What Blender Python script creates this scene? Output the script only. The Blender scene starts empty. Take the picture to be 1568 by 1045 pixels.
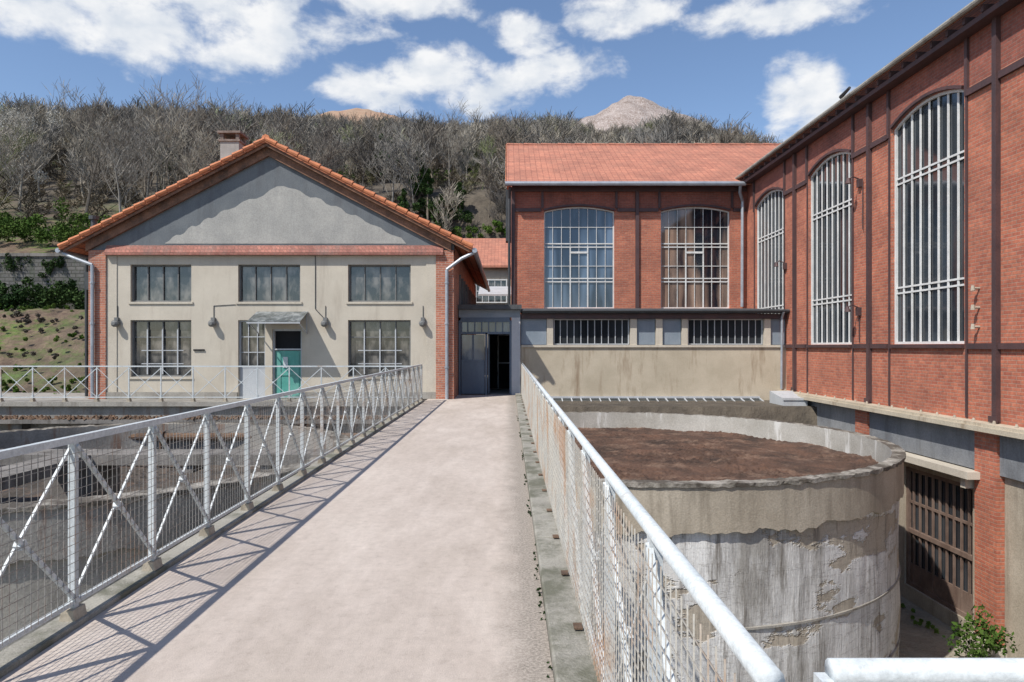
import bpy, bmesh, math, random
from mathutils import Vector, noise
random.seed(7)
S=bpy.context.scene

# ---------------------------------------------------------------- materials
def new_mat(name):
    m=bpy.data.materials.new(name); m.use_nodes=True
    nt=m.node_tree; b=nt.nodes['Principled BSDF']
    return m,nt,b
def N(nt,t,**k):
    n=nt.nodes.new(t)
    for a,v in k.items(): setattr(n,a,v)
    return n
def L(nt,a,b): nt.links.new(a,b)
def ramp(nt,fac,cols):
    r=N(nt,'ShaderNodeValToRGB'); e=r.color_ramp.elements
    while len(e)<len(cols): e.new(0.5)
    for i,(p,c) in enumerate(cols):
        e[i].position=p; e[i].color=(c[0],c[1],c[2],1)
    L(nt,fac,r.inputs['Fac']); return r.outputs['Color']
def coords(nt,scale=(1,1,1)):
    tc=N(nt,'ShaderNodeTexCoord'); mp=N(nt,'ShaderNodeMapping'); mp.inputs['Scale'].default_value=scale
    L(nt,tc.outputs['Object'],mp.inputs['Vector']); return mp.outputs['Vector']
def noise_t(nt,vec,scale,detail=6,rough=.6):
    n=N(nt,'ShaderNodeTexNoise'); n.inputs['Scale'].default_value=scale
    n.inputs['Detail'].default_value=min(detail,6); n.inputs['Roughness'].default_value=rough
    L(nt,vec,n.inputs['Vector']); return n.outputs['Fac']
def mixc(nt,a,b,fac,mode='MIX'):
    m=N(nt,'ShaderNodeMix',data_type='RGBA',blend_type=mode)
    if isinstance(fac,(int,float)): m.inputs[0].default_value=fac
    else: L(nt,fac,m.inputs[0])
    for s,i in ((a,6),(b,7)):
        if isinstance(s,tuple): m.inputs[i].default_value=(s[0],s[1],s[2],1)
        else: L(nt,s,m.inputs[i])
    return m.outputs[2]
def bump(nt,b,h,strength,dist=.01):
    n=N(nt,'ShaderNodeBump'); n.inputs['Strength'].default_value=strength; n.inputs['Distance'].default_value=dist
    L(nt,h,n.inputs['Height']); L(nt,n.outputs['Normal'],b.inputs['Normal'])
def grime(name,c1,c2,scale=1.5,rough=.85,stain=None,stain_amt=.6,bumps=.4,fine=40,streak=True,metal=0,lo=.35,hi=.65,smin=.5,smax=.68):
    m,nt,b=new_mat(name)
    v=coords(nt)
    f=noise_t(nt,v,scale,6,.65)
    col=ramp(nt,f,[(lo,c1),(hi,c2)])
    ff=noise_t(nt,v,fine,3,.7)
    fc=ramp(nt,ff,[(.3,(.78,.78,.78)),(.7,(1.12,1.12,1.12))])
    col=mixc(nt,col,fc,1.0,'MULTIPLY')
    if stain:
        vs=coords(nt,(1.6,1.6,.22) if streak else (1,1,1))
        s=noise_t(nt,vs,1.7,6,.7)
        sf=ramp(nt,s,[(smin,(0,0,0)),(smax,(stain_amt,)*3)])
        col=mixc(nt,col,stain,sf)
    L(nt,col,b.inputs['Base Color']); b.inputs['Roughness'].default_value=rough; b.inputs['Metallic'].default_value=metal
    if bumps: bump(nt,b,ff,bumps,.012)
    return m
def flat(name,c1,c2,scale=3):
    m,nt,b=new_mat(name); o=N(nt,'ShaderNodeObjectInfo')
    f=noise_t(nt,coords(nt),scale,2,.5); c=ramp(nt,f,[(.35,c1),(.65,c2)])
    c=mixc(nt,c,ramp(nt,o.outputs['Random'],[(0,(.62,.64,.68)),(.5,(1,1,1)),(.9,(1.25,1.20,1.1)),(1,(.95,1.22,.70))]),1.0,'MULTIPLY')
    L(nt,c,b.inputs['Base Color']); b.inputs['Roughness'].default_value=.95; b.inputs['Specular IOR Level'].default_value=.1
    return m
def uvvec(nt,kind):
    tc=N(nt,'ShaderNodeTexCoord'); sp=N(nt,'ShaderNodeSeparateXYZ'); L(nt,tc.outputs['Object'],sp.inputs[0])
    cb=N(nt,'ShaderNodeCombineXYZ')
    if kind=='wall':
        a=N(nt,'ShaderNodeMath',operation='ADD'); L(nt,sp.outputs[0],a.inputs[0]); L(nt,sp.outputs[1],a.inputs[1])
        L(nt,a.outputs[0],cb.inputs[0])
    elif kind=='x': L(nt,sp.outputs[0],cb.inputs[0])
    else: L(nt,sp.outputs[1],cb.inputs[0])
    L(nt,sp.outputs[2],cb.inputs[1]); return cb.outputs[0],tc.outputs['Object']
def brick(name,c1,c2,mortar,w=.23,h=.075,ms=.009,kind='wall',dirt=(.10,.06,.05),dirt_amt=.5,off=.5,lo=.5):
    m,nt,b=new_mat(name); v,ob=uvvec(nt,kind)
    t=N(nt,'ShaderNodeTexBrick'); L(nt,v,t.inputs['Vector'])
    t.inputs['Color1'].default_value=(*c1,1); t.inputs['Color2'].default_value=(*c2,1); t.inputs['Mortar'].default_value=(*mortar,1)
    t.inputs['Scale'].default_value=1; t.inputs['Brick Width'].default_value=w; t.inputs['Row Height'].default_value=h
    t.inputs['Mortar Size'].default_value=ms; t.inputs['Mortar Smooth'].default_value=.3; t.offset=off
    n1=noise_t(nt,ob,.9,6,.65)
    col=mixc(nt,t.outputs['Color'],ramp(nt,n1,[(.3,(.72,.72,.74)),(.72,(1.22,1.18,1.15))]),1.0,'MULTIPLY')
    mp=N(nt,'ShaderNodeMapping'); mp.inputs['Scale'].default_value=(1.3,1.3,.3); L(nt,ob,mp.inputs['Vector'])
    n2=noise_t(nt,mp.outputs['Vector'],1.6,6,.7)
    col=mixc(nt,col,dirt,ramp(nt,n2,[(lo,(0,0,0)),(lo+.22,(dirt_amt,)*3)]))
    n3=noise_t(nt,ob,14,3,.6)
    col=mixc(nt,col,ramp(nt,n3,[(.3,(.8,.8,.8)),(.7,(1.15,1.15,1.15))]),1.0,'MULTIPLY')
    L(nt,col,b.inputs['Base Color']); b.inputs['Roughness'].default_value=.85
    inv=N(nt,'ShaderNodeMath',operation='SUBTRACT'); inv.inputs[0].default_value=1; L(nt,t.outputs['Fac'],inv.inputs[1])
    bump(nt,b,inv.outputs[0],.6,.01)
    return m
def glass(name,c1,c2,scale=.6,rough=.06,zs=.25,spec=.9,lo=.38,hi=.62,ior=1.55):
    m,nt,b=new_mat(name); v=coords(nt,(1.5,1.5,zs))
    f=noise_t(nt,v,scale,3,.5)
    L(nt,ramp(nt,f,[(lo,c1),(hi,c2)]),b.inputs['Base Color'])
    b.inputs['Roughness'].default_value=rough; b.inputs['Specular IOR Level'].default_value=spec; b.inputs['IOR'].default_value=ior
    w=noise_t(nt,coords(nt),1.2,2,.5); bump(nt,b,w,.06,.05)
    return m

M={}
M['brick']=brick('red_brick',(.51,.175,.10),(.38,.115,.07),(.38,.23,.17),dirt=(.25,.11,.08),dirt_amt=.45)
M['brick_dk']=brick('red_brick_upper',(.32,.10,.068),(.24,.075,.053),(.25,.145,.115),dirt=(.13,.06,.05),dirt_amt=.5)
M['brick_or']=brick('orange_brick',(.50,.20,.12),(.37,.13,.08),(.45,.33,.27),dirt=(.35,.2,.15))
M['ledge_brick']=brick('ledge_tiles',(.40,.17,.13),(.28,.11,.085),(.25,.12,.09),w=.12,h=.12,ms=.012,dirt=(.22,.17,.15))
M['steel']=grime('painted_steel_brown',(.065,.038,.04),(.10,.052,.05),2,.6,(.03,.03,.035),.6,.1)
M['steel_dk']=grime('dark_steel',(.035,.04,.045),(.06,.065,.07),2,.55,None)
M['beige']=grime('beige_render',(.49,.44,.36),(.58,.525,.435),.8,.9,(.33,.28,.22),.55,.3,60,smin=.52,smax=.75)
M['beige2']=grime('beige_concrete_stained',(.44,.38,.285),(.55,.48,.37),.9,.9,(.22,.15,.09),.75,.4,40,smin=.54,smax=.72)
M['gable']=grime('grey_blue_render',(.115,.13,.145),(.165,.18,.19),1.0,.9,(.08,.08,.085),.5,.5,30)
M['patch']=grime('light_grey_render',(.33,.325,.305),(.41,.40,.37),1.2,.9,(.26,.26,.25),.5,.5,30)
M['soffit']=grime('corbel_dark',(.16,.085,.055),(.27,.14,.09),5,.9,(.05,.04,.035),.8,.5,20,streak=False)
M['chimcap']=grime('chimney_cap_concrete',(.16,.12,.10),(.26,.20,.17),5,.9,(.06,.05,.045),.8,.5,20,streak=False)
M['tile']=brick('terracotta_tiles_x',(.50,.21,.135),(.43,.175,.115),(.30,.12,.08),w=.24,h=.17,ms=.014,kind='x',dirt=(.33,.16,.11),dirt_amt=.5,off=0,lo=.46)
M['tile_y']=brick('terracotta_tiles_y',(.58,.21,.10),(.46,.16,.08),(.25,.09,.05),w=.24,h=.14,ms=.018,kind='y',dirt=(.33,.16,.11),dirt_amt=.4,off=0)
M['ridge']=grime('verge_tile',(.64,.23,.10),(.48,.17,.08),6,.8,(.28,.14,.09),.6,.3)
M['zinc']=grime('zinc_gutter',(.30,.33,.37),(.42,.45,.49),3,.45,None,metal=.3,bumps=.1)
M['slate_zinc']=grime('roof_felt',(.05,.055,.06),(.09,.095,.10),3,.7,None)
M['white']=grime('white_paint',(.50,.54,.555),(.60,.63,.64),4,.5,(.34,.22,.13),.7,.15,50,streak=False,smin=.58,smax=.67)
M['whitewin']=grime('white_window_paint',(.62,.63,.62),(.76,.76,.74),4,.5,(.45,.42,.38),.5,.1,50)
M['wire']=grime('galvanised_wire',(.38,.37,.34),(.50,.47,.41),3,.5,(.36,.19,.09),.8,0,50,streak=False,smin=.50,smax=.64)
M['wire2']=grime('galvanised_wire_dark',(.20,.20,.195),(.33,.32,.30),3,.5,(.22,.12,.07),.8,0,50,streak=False)
M['greyframe']=grime('grey_window_paint',(.13,.135,.135),(.19,.19,.185),4,.6,None,bumps=.1)
M['blue']=grime('blue_grey_paint',(.085,.12,.17),(.11,.15,.20),1.5,.6,(.2,.24,.28),.3,.1)
M['bluelt']=grime('light_blue_panel',(.20,.245,.29),(.26,.30,.345),1.5,.6,(.15,.18,.22),.4,.1)
M['grey_paint']=grime('pale_grey_paint',(.42,.44,.46),(.5,.52,.54),1.5,.6,(.3,.3,.3),.4,.1)
M['teal']=grime('teal_paint',(.07,.30,.25),(.11,.38,.32),1.5,.5,(.3,.4,.37),.4,.1)
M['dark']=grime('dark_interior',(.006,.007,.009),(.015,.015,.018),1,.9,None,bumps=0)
M['glassB']=glass('window_glass_blue',(.012,.025,.05),(.13,.19,.27),.9,lo=.42,hi=.66)  # blue reflection painted into the base colour as noise streaks
M['glassP']=glass('window_glass_pink_reflection',(.012,.015,.022),(.34,.23,.17),1.0,lo=.45,hi=.66)  # pinkish reflection painted into the pane colour, nothing hangs behind it
M['glassR']=glass('window_glass_dark',(.012,.016,.022),(.04,.05,.06),1.2)
M['glassW']=glass('window_glass_dusty',(.012,.014,.017),(.035,.04,.045),1.2,rough=.5,spec=.15,ior=1.3)
M['glassL']=glass('window_glass_left',(.025,.03,.033),(.17,.16,.145),2.6,zs=.8,lo=.42,hi=.66)  # grey-brown reflection tones are part of the base colour
M['conc']=grime('grey_concrete',(.27,.25,.22),(.38,.36,.32),1.2,.9,(.14,.12,.10),.7,.6,30)
M['conc_in']=grime('tank_inner_concrete',(.36,.34,.30),(.47,.45,.41),1.2,.9,(.62,.61,.58),.8,.6,30,smin=.56,smax=.62)
M['conc_dk']=grime('weathered_concrete',(.14,.13,.12),(.25,.23,.21),1.2,.9,(.06,.05,.04),.8,.6,30)
M['kerb']=grime('kerb_concrete',(.27,.255,.22),(.38,.36,.31),2.5,.9,(.12,.12,.085),.9,.8,60,streak=False,smin=.46,smax=.6)
M['bluegrey_conc']=grime('blue_grey_concrete',(.17,.18,.195),(.25,.26,.27),1.2,.9,(.10,.10,.10),.6,.5,30)
M['rust']=grime('rusty_debris',(.09,.05,.03),(.22,.14,.09),2.2,.95,(.035,.03,.025),.9,1,25,streak=False)
M['pit']=grime('pit_concrete',(.19,.18,.165),(.33,.31,.28),1.0,.95,(.17,.09,.055),.75,.8,20,smin=.56,smax=.66)
M['stone']=brick('stone_retaining_wall',(.17,.165,.155),(.10,.10,.095),(.07,.07,.06),w=.45,h=.2,ms=.03,dirt=(.05,.07,.035),dirt_amt=.9)
M['chim']=grime('chimney_render',(.30,.28,.26),(.40,.38,.35),2,.9,(.2,.18,.16),.6,.4)
M['bark']=flat('bark',(.15,.13,.11),(.225,.20,.17))
M['bark2']=flat('bark_pale',(.25,.23,.20),(.35,.325,.285))
M['twig']=flat('twig_undergrowth',(.13,.11,.085),(.20,.175,.135))
M['leaf']=flat('foliage_green',(.06,.12,.02),(.14,.21,.045),.8)
M['leaf_dk']=flat('foliage_dark',(.02,.045,.015),(.05,.085,.028),.8)
M['blossom']=flat('blossom',(.45,.43,.38),(.6,.58,.52),2)

def walk_mat():
    m,nt,b=new_mat('walkway_concrete'); v=coords(nt); v2=coords(nt,(1,.45,1))
    a=noise_t(nt,v2,.9,6,.6); col=ramp(nt,a,[(.33,(.445,.38,.325)),(.5,(.50,.43,.375)),(.68,(.56,.49,.43))])
    f=noise_t(nt,v,120,3,.8); col=mixc(nt,col,ramp(nt,f,[(.30,(.84,.84,.84)),(.5,(1.0,1.0,1.0)),(.72,(1.10,1.10,1.10))]),1.0,'MULTIPLY')
    f2=noise_t(nt,v,11,6,.85); col=mixc(nt,col,ramp(nt,f2,[(.32,(.82,.81,.80)),(.46,(.98,.98,.98)),(.56,(1.03,1.03,1.03)),(.68,(1.12,1.12,1.12))]),1.0,'MULTIPLY')
    mm=noise_t(nt,coords(nt,(1,.25,1)),5,6,.7); col=mixc(nt,col,ramp(nt,mm,[(.35,(.90,.89,.88)),(.65,(1.06,1.06,1.06))]),1.0,'MULTIPLY')
    wp=noise_t(nt,coords(nt,(1,.7,1)),1.7,6,.75); col=mixc(nt,col,(.33,.28,.24),ramp(nt,wp,[(.58,(0,0,0)),(.72,(.45,.45,.45))]))
    tc=N(nt,'ShaderNodeTexCoord'); sp=N(nt,'ShaderNodeSeparateXYZ'); L(nt,tc.outputs['Object'],sp.inputs[0])
    ed=noise_t(nt,v,3,6,.7)
    ad=N(nt,'ShaderNodeMath',operation='MULTIPLY_ADD'); L(nt,ed,ad.inputs[0]); ad.inputs[1].default_value=.45; L(nt,sp.outputs[0],ad.inputs[2])
    strip=ramp(nt,ad.outputs[0],[(.12,(0,0,0)),(.34,(.85,.85,.85))])
    pn=noise_t(nt,v,55,4,.8)
    pc=ramp(nt,pn,[(.38,(.15,.13,.105)),(.5,(.27,.235,.20)),(.62,(.42,.37,.31))])
    col=mixc(nt,col,pc,strip)
    L(nt,col,b.inputs['Base Color']); b.inputs['Roughness'].default_value=.92
    s=N(nt,'ShaderNodeMath',operation='ADD'); L(nt,f,s.inputs[0]); L(nt,f2,s.inputs[1])
    bump(nt,b,s.outputs[0],.45,.010); return m
M['walk']=walk_mat()
def tank_low_mat():
    m,nt,b=new_mat('peeling_limewash'); v=coords(nt); vs=coords(nt,(1.2,1.2,.3)); vh=coords(nt,(.35,.35,2.6))
    a=noise_t(nt,vs,.9,6,.7); col=ramp(nt,a,[(.36,(.33,.315,.29)),(.44,(.55,.54,.52)),(.6,(.74,.735,.72))])
    p=noise_t(nt,coords(nt,(.6,.6,1.2)),1.1,6,.62); col=mixc(nt,col,(.40,.345,.27),ramp(nt,p,[(.565,(0,0,0)),(.58,(.9,.9,.9))]))
    h=noise_t(nt,vh,1.8,6,.65); hd=ramp(nt,h,[(.485,(0,0,0)),(.495,(.6,.6,.6)),(.505,(0,0,0))]); col=mixc(nt,col,(.17,.15,.13),hd)
    c=noise_t(nt,coords(nt,(3,3,.28)),1.6,6,.75); col=mixc(nt,col,(.15,.13,.11),ramp(nt,c,[(.54,(0,0,0)),(.66,(.8,.8,.8))]))
    f=noise_t(nt,v,28,5,.7); col=mixc(nt,col,ramp(nt,f,[(.3,(.80,.80,.80)),(.7,(1.1,1.1,1.1))]),1.0,'MULTIPLY')
    L(nt,col,b.inputs['Base Color']); b.inputs['Roughness'].default_value=.9
    pr=ramp(nt,p,[(.56,(1,1,1)),(.585,(0,0,0))])
    s=N(nt,'ShaderNodeMath',operation='ADD'); L(nt,pr,s.inputs[0]); L(nt,c,s.inputs[1]); bump(nt,b,s.outputs[0],.7,.05); return m
M['tanklow']=tank_low_mat()
M['tankup']=grime('tank_collar_concrete',(.36,.31,.24),(.46,.405,.325),1.0,.9,(.20,.17,.13),.8,.5,35,smin=.48,smax=.68)
M['tankrim']=grime('tank_rim_mossy',(.26,.24,.20),(.38,.35,.31),3.5,.95,(.075,.062,.048),.95,.8,30,streak=False,smin=.40,smax=.54)
M['soil']=grime('rusty_soil',(.045,.028,.02),(.13,.07,.045),1.1,.98,(.20,.13,.09),.7,1,22,streak=False,smin=.52,smax=.66)
M['soil2']=grime('dark_sludge',(.04,.034,.028),(.10,.08,.065),1.1,.9,(.16,.10,.07),.7,1,22,streak=False,smin=.52,smax=.66)

def terrain_mat():
    m,nt,b=new_mat('hillside_ground'); v=coords(nt)
    a=noise_t(nt,v,.09,6,.6); c=ramp(nt,a,[(.4,(.095,.08,.064)),(.55,(.12,.10,.078)),(.66,(.085,.10,.045))])
    f=noise_t(nt,v,1.7,6,.7); c=mixc(nt,c,ramp(nt,f,[(.3,(.6,.6,.6)),(.7,(1.35,1.35,1.3))]),1.0,'MULTIPLY')
    tc=N(nt,'ShaderNodeTexCoord'); sp=N(nt,'ShaderNodeSeparateXYZ'); L(nt,tc.outputs['Object'],sp.inputs[0])
    mr=N(nt,'ShaderNodeMapRange'); L(nt,sp.outputs[0],mr.inputs[0]); mr.inputs[1].default_value=-13; mr.inputs[2].default_value=-22; 
    my=N(nt,'ShaderNodeMapRange'); L(nt,sp.outputs[1],my.inputs[0]); my.inputs[1].default_value=66; my.inputs[2].default_value=40
    mu=N(nt,'ShaderNodeMath',operation='MULTIPLY'); L(nt,mr.outputs[0],mu.inputs[0]); L(nt,my.outputs[0],mu.inputs[1])
    g=noise_t(nt,coords(nt,(1,1,2.2)),.5,6,.8); gc=ramp(nt,g,[(.36,(.13,.085,.06)),(.47,(.18,.13,.085)),(.53,(.13,.13,.05)),(.62,(.10,.17,.03))])
    gc=mixc(nt,gc,ramp(nt,f,[(.3,(.45,.45,.45)),(.7,(1.3,1.3,1.3))]),1.0,'MULTIPLY')
    c=mixc(nt,c,gc,mu.outputs[0])
    low=N(nt,'ShaderNodeMapRange'); L(nt,sp.outputs[2],low.inputs[0]); low.inputs[1].default_value=-1; low.inputs[2].default_value=-3
    c=mixc(nt,c,ramp(nt,g,[(.4,(.20,.18,.145)),(.6,(.31,.28,.225))]),low.outputs[0])
    L(nt,c,b.inputs['Base Color']); b.inputs['Roughness'].default_value=1; bump(nt,b,f,.8,.3); return m
M['terrain']=terrain_mat()
M['heap']=grime('spoil_heap_shale',(.20,.15,.125),(.34,.28,.25),.25,1,(.50,.45,.42),.8,1,2,streak=True,smin=.5,smax=.6)
M['heap_or']=grime('spoil_heap_burnt',(.34,.20,.13),(.40,.28,.19),.25,1,(.20,.16,.11),.6,1,2,streak=False)

# ---------------------------------------------------------------- mesh builder
class MB:
    def __init__(s): s.v=[]; s.f=[]
    def poly(s,pts):
        i=len(s.v); s.v+= [tuple(p) for p in pts]; s.f.append(tuple(range(i,i+len(pts))))
    def box(s,x0,x1,y0,y1,z0,z1):
        i=len(s.v)
        s.v+=[(x0,y0,z0),(x1,y0,z0),(x1,y1,z0),(x0,y1,z0),(x0,y0,z1),(x1,y0,z1),(x1,y1,z1),(x0,y1,z1)]
        for f in ((0,3,2,1),(4,5,6,7),(0,1,5,4),(1,2,6,5),(2,3,7,6),(3,0,4,7)): s.f.append(tuple(i+k for k in f))
    def pbox(s,P,u0,u1,v0,v1,w0,w1):
        a=P(u0,v0,w0); b=P(u1,v1,w1)
        s.box(min(a[0],b[0]),max(a[0],b[0]),min(a[1],b[1]),max(a[1],b[1]),min(a[2],b[2]),max(a[2],b[2]))
    def prism(s,pts,d):
        n=len(pts); i=len(s.v); d=Vector(d)
        s.v+=[tuple(p) for p in pts]+[tuple(Vector(p)+d) for p in pts]
        s.f.append(tuple(range(i+n-1,i-1,-1))); s.f.append(tuple(range(i+n,i+2*n)))
        for k in range(n): s.f.append((i+k,i+(k+1)%n,i+n+(k+1)%n,i+n+k))
    def beam(s,a,b,r,n=4,r2=None,cap=True):
        a=Vector(a); b=Vector(b); d=(b-a)
        if d.length<1e-6: return
        d.normalize(); up=Vector((0,0,1)) if abs(d.z)<.95 else Vector((0,1,0))
        x=d.cross(up).normalized(); y=x.cross(d).normalized(); r2=r if r2 is None else r2
        i=len(s.v); o=math.pi/4 if n==4 else 0
        for p,rr in ((a,r),(b,r2)):
            for k in range(n):
                t=o+2*math.pi*k/n; s.v.append(tuple(p+x*(math.cos(t)*rr)+y*(math.sin(t)*rr)))
        for k in range(n): s.f.append((i+k,i+(k+1)%n,i+n+(k+1)%n,i+n+k))
        if cap: s.f.append(tuple(range(i+n-1,i-1,-1))); s.f.append(tuple(range(i+n,i+2*n)))
    def path(s,pts,r,n=8):
        for a,b in zip(pts[:-1],pts[1:]): s.beam(a,b,r,n)
    def obj(s,name,mat,parent=None,smooth=False,recalc=True):
        me=bpy.data.meshes.new(name); me.from_pydata(s.v,[],s.f); me.update()
        if recalc:
            bm=bmesh.new(); bm.from_mesh(me); bmesh.ops.recalc_face_normals(bm,faces=bm.faces); bm.to_mesh(me); bm.free()
        me.materials.append(mat)
        if smooth:
            for p in me.polygons: p.use_smooth=True
        o=bpy.data.objects.new(name,me); S.collection.objects.link(o)
        if parent: o.parent=parent
        return o
def empty(name):
    e=bpy.data.objects.new(name,None); S.collection.objects.link(e); return e
def PY(D): return lambda u,v,w:(u,D+w,v)
def PX(X): return lambda u,v,w:(X+w,u,v)
def wall(mb,P,u0,u1,v0,v1,holes,th=.25):
    us=sorted(set([u0,u1]+[h[0] for h in holes]+[h[1] for h in holes])); us=[u for u in us if u0<=u<=u1]
    vs=sorted(set([v0,v1]+[h[2] for h in holes]+[h[3] for h in holes])); vs=[v for v in vs if v0<=v<=v1]
    for a,b in zip(us[:-1],us[1:]):
        run=None
        for c,d in zip(vs[:-1],vs[1:]):
            mu,mv=(a+b)/2,(c+d)/2
            hole=any(h[0]<mu<h[1] and h[2]<mv<h[3] for h in holes)
            if hole:
                if run: mb.pbox(P,a,b,run[0],run[1],0,th); run=None
            else: run=(run[0],d) if run else (c,d)
        if run: mb.pbox(P,a,b,run[0],run[1],0,th)
def spandrel(mb,P,u0,u1,vs,vc,th=.25,n=14):
    uc=(u0+u1)/2; hw=(u1-u0)/2
    f=lambda u: vs+(vc-vs)*(1-((u-uc)/hw)**2)
    for i in range(n):
        a=u0+(u1-u0)*i/n; b=u0+(u1-u0)*(i+1)/n
        pts=[P(a,f(a),0),P(b,f(b),0),P(b,vc+.002,0),P(a,vc+.002,0)]
        q=Vector(P(0,0,th))-Vector(P(0,0,0)); mb.prism(pts,q)
    return f
def window(fr,gl,P,u0,u1,v0,v1,cols,rows,ft=.06,bt=.025,w=.12,f=None,depth=.05,drows=(),bd=.5):
    top=f or (lambda u:v1)
    gl.pbox(P,u0,u1,v0,v1,w+.03,w+.04)
    fr.pbox(P,u0,u0+ft,v0,top(u0+ft*.5),w-depth,w+.02); fr.pbox(P,u1-ft,u1,v0,top(u1-ft*.5),w-depth,w+.02)
    fr.pbox(P,u0+ft,u1-ft,v0,v0+ft,w-depth,w+.02)
    n=12 if f else 1
    for i in range(n):
        a=u0+(u1-u0)*i/n; b=u0+(u1-u0)*(i+1)/n
        if f: fr.prism([P(a,top(a)-ft*1.1,w-depth-.004),P(b,top(b)-ft*1.1,w-depth-.004),P(b,top(b)+.02,w-depth-.004),P(a,top(a)+.02,w-depth-.004)],Vector(P(0,0,depth+.02))-Vector(P(0,0,0)))
        else: fr.pbox(P,u0+ft,u1-ft,v1-ft,v1,w-depth,w+.02)
    for i in range(1,cols):
        u=u0+(u1-u0)*i/cols
        fr.pbox(P,u-bt/2,u+bt/2,v0+ft,top(u)-ft,w-depth*bd,w+.015)
    for r in rows:
        fr.pbox(P,u0+ft,u1-ft,r-bt*.6,r+bt*.6,w-depth*bd+.002,w+.013)
    for r in drows:
        for q in (-.07,.07): fr.pbox(P,u0+ft,u1-ft,r+q-.022,r+q+.022,w-depth*bd-.008,w+.013)

# ================================================================ WALKWAY
w=empty('concrete_footbridge')
mb=MB(); mb.box(-2.60,.23,-6,23.85,-.28,0); mb.obj('deck',M['walk'],w)
mb=MB()
mb.box(-2.78,-2.602,-6,20.9,-.34,.035)
y=-6.0
while y<23.5:
    y2=min(23.6,y+2.96); mb.box(.232,.50,y,y2-.012,-.34,.07+random.uniform(-.006,.006)); y+=2.96
for y in (-3,2,7,12,17,21): mb.box(-2.5,.2,y-.2,y+.2,-.8,-.282); mb.box(-1.6,-.9,y-.25,y+.25,-4.5,-.8)
o=mb.obj('kerbs_and_piers',M['kerb'],w); bv=o.modifiers.new('b','BEVEL'); bv.width=.012; bv.segments=2

def railing(name,a,b,h=1.15,step=.95,mesh=True,feet=True,topr=.028,postr=.024,sc=1.0,n_top=4,wm='wire'):
    a=Vector(a); b=Vector(b); d=b-a; Ln=d.length; d.normalize(); nrm=Vector((-d.y,d.x,0))
    e=empty(name); fr=MB(); wr=MB(); ft=MB(); tp=MB()
    z=Vector((0,0,1))
    tp.beam(a+z*(h-topr),b+z*(h-topr),topr*(1.41 if n_top==4 else 1),n_top)
    fr.beam(a+z*.13,b+z*.13,.014*1.41,4)
    n=max(1,int(round(Ln/step))); st=Ln/n
    for i in range(n+1):
        p=a+d*(i*st)
        fr.beam(p,p+z*(h-topr*1.5),postr*sc*1.2,4)
        if feet: ft.prism([p+Vector((-.06,-.06,-.02)),p+Vector((.06,-.06,-.02)),p+Vector((.035,-.06,.10)),p+Vector((-.035,-.06,.10))],(0,.12,0))
        if i<n:
            q=a+d*((i+1)*st)
            fr.beam(p+z*.14+nrm*.02,q+z*(h-.06)+nrm*.02,.016*sc,4)
            fr.beam(p+z*(h-.06)-nrm*.012,q+z*.14-nrm*.012,.010*sc,4)
            c=(p+q)/2+z*(h/2+.04); fr.beam(c-nrm*.014,c+nrm*.028,.030*sc,6)
    if mesh:
        pit=.055; k=int(Ln/pit)
        for i in range(k):
            p=a+d*((i+.5)*pit)+nrm*.035
            if abs(((i+.5)*pit)%st)<.01: continue
            j=random.uniform(-.004,.004)
            wr.beam(p+z*.14+d*j,p+z*(h-.05)-d*j,.0024,3,cap=False)
        zz=.17
        while zz<h-.06:
            wr.beam(a+nrm*.037+z*zz,b+nrm*.037+z*zz,.0024,3,cap=False); zz+=pit
        wr.obj('wire_mesh',M[wm],e,recalc=False)
    tp.obj('top_rail',M['white'],e,smooth=(n_top>4)); fr.obj('frame',M['white'],e)
    if feet: ft.obj('post_feet',M['tankup'],e)
    return e
railing('bridge_railing',(-2.67,20.9,0),(-2.67,1.4,0),topr=.021,wm='wire2')
railing('bridge_railing',(.45,1.17,0),(.45,22.6,0),topr=.024,feet=False,n_top=12)
railing('bridge_railing',(.565,1.20,0),(3.4,1.20,0),topr=.022,feet=False,n_top=12)
railing('platform_railing',(-22.5,20.97,0),(-2.80,20.97,0),h=1.1,step=1.0,mesh=False,topr=.02,postr=.02,sc=.95)
mb=MB()
for i in range(24):
    y=1.15+.9326*i; mb.box(.375,.425,y-.04,y+.04,.0765,.085)
mb.obj('railing_base_plates',M['rust'],w)
mb=MB(); mb.box(.502,3.6,-6,1.25,-.3,-.01); mb.obj('landing_slab',M['conc'],w)

# ================================================================ PLATFORM / RETAINING
e=empty('front_terrace')
mb=MB(); mb.box(-34,-2.784,20.85,22.0,-.14,-.004); mb.box(-34,-13.6,22,25,-.14,-.006); mb.obj('terrace_slab',M['conc'],e)
mb=MB(); mb.box(-34,-2.79,21.0,21.6,-4.5,-.142); mb.obj('retaining_wall',M['pit'],e)
mb=MB(); mb.box(-34,-2.79,20.4,20.98,-.62,-.50); mb.box(-34,-2.79,20.75,20.98,-1.7,-1.5)
for k in range(16): mb.box(-33+k*2,-32.7+k*2,20.6,20.98,-4.5,-.62)
mb.obj('terrace_corbels',M['conc_dk'],e)
mb=MB()
for i in range(1300):
    x=random.uniform(-24,-2.9); y=random.uniform(20.42,20.82); s=random.uniform(.02,.07)
    mb.beam((x,y,-.5),(x+random.uniform(-.08,.08),y,-.5+s*1.5),s,5,s*.5)
mb.obj('rubble',M['rust'],e)
e=empty('rusty_pipework'); mb=MB()
mb.path([(-18,19.6,-.9),(-3.0,19.6,-.9)],.11,10); mb.path([(-18,19.2,-1.5),(-9,19.2,-1.5),(-8.6,19.2,-3.9)],.08,10)
for x in (-16,-13,-10,-7,-4): mb.beam((x,19.6,-4.4),(x,19.6,-.9),.05,6); mb.beam((x,19.6,-.9),(x+.12,19.6,-.9),.17,10)
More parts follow.
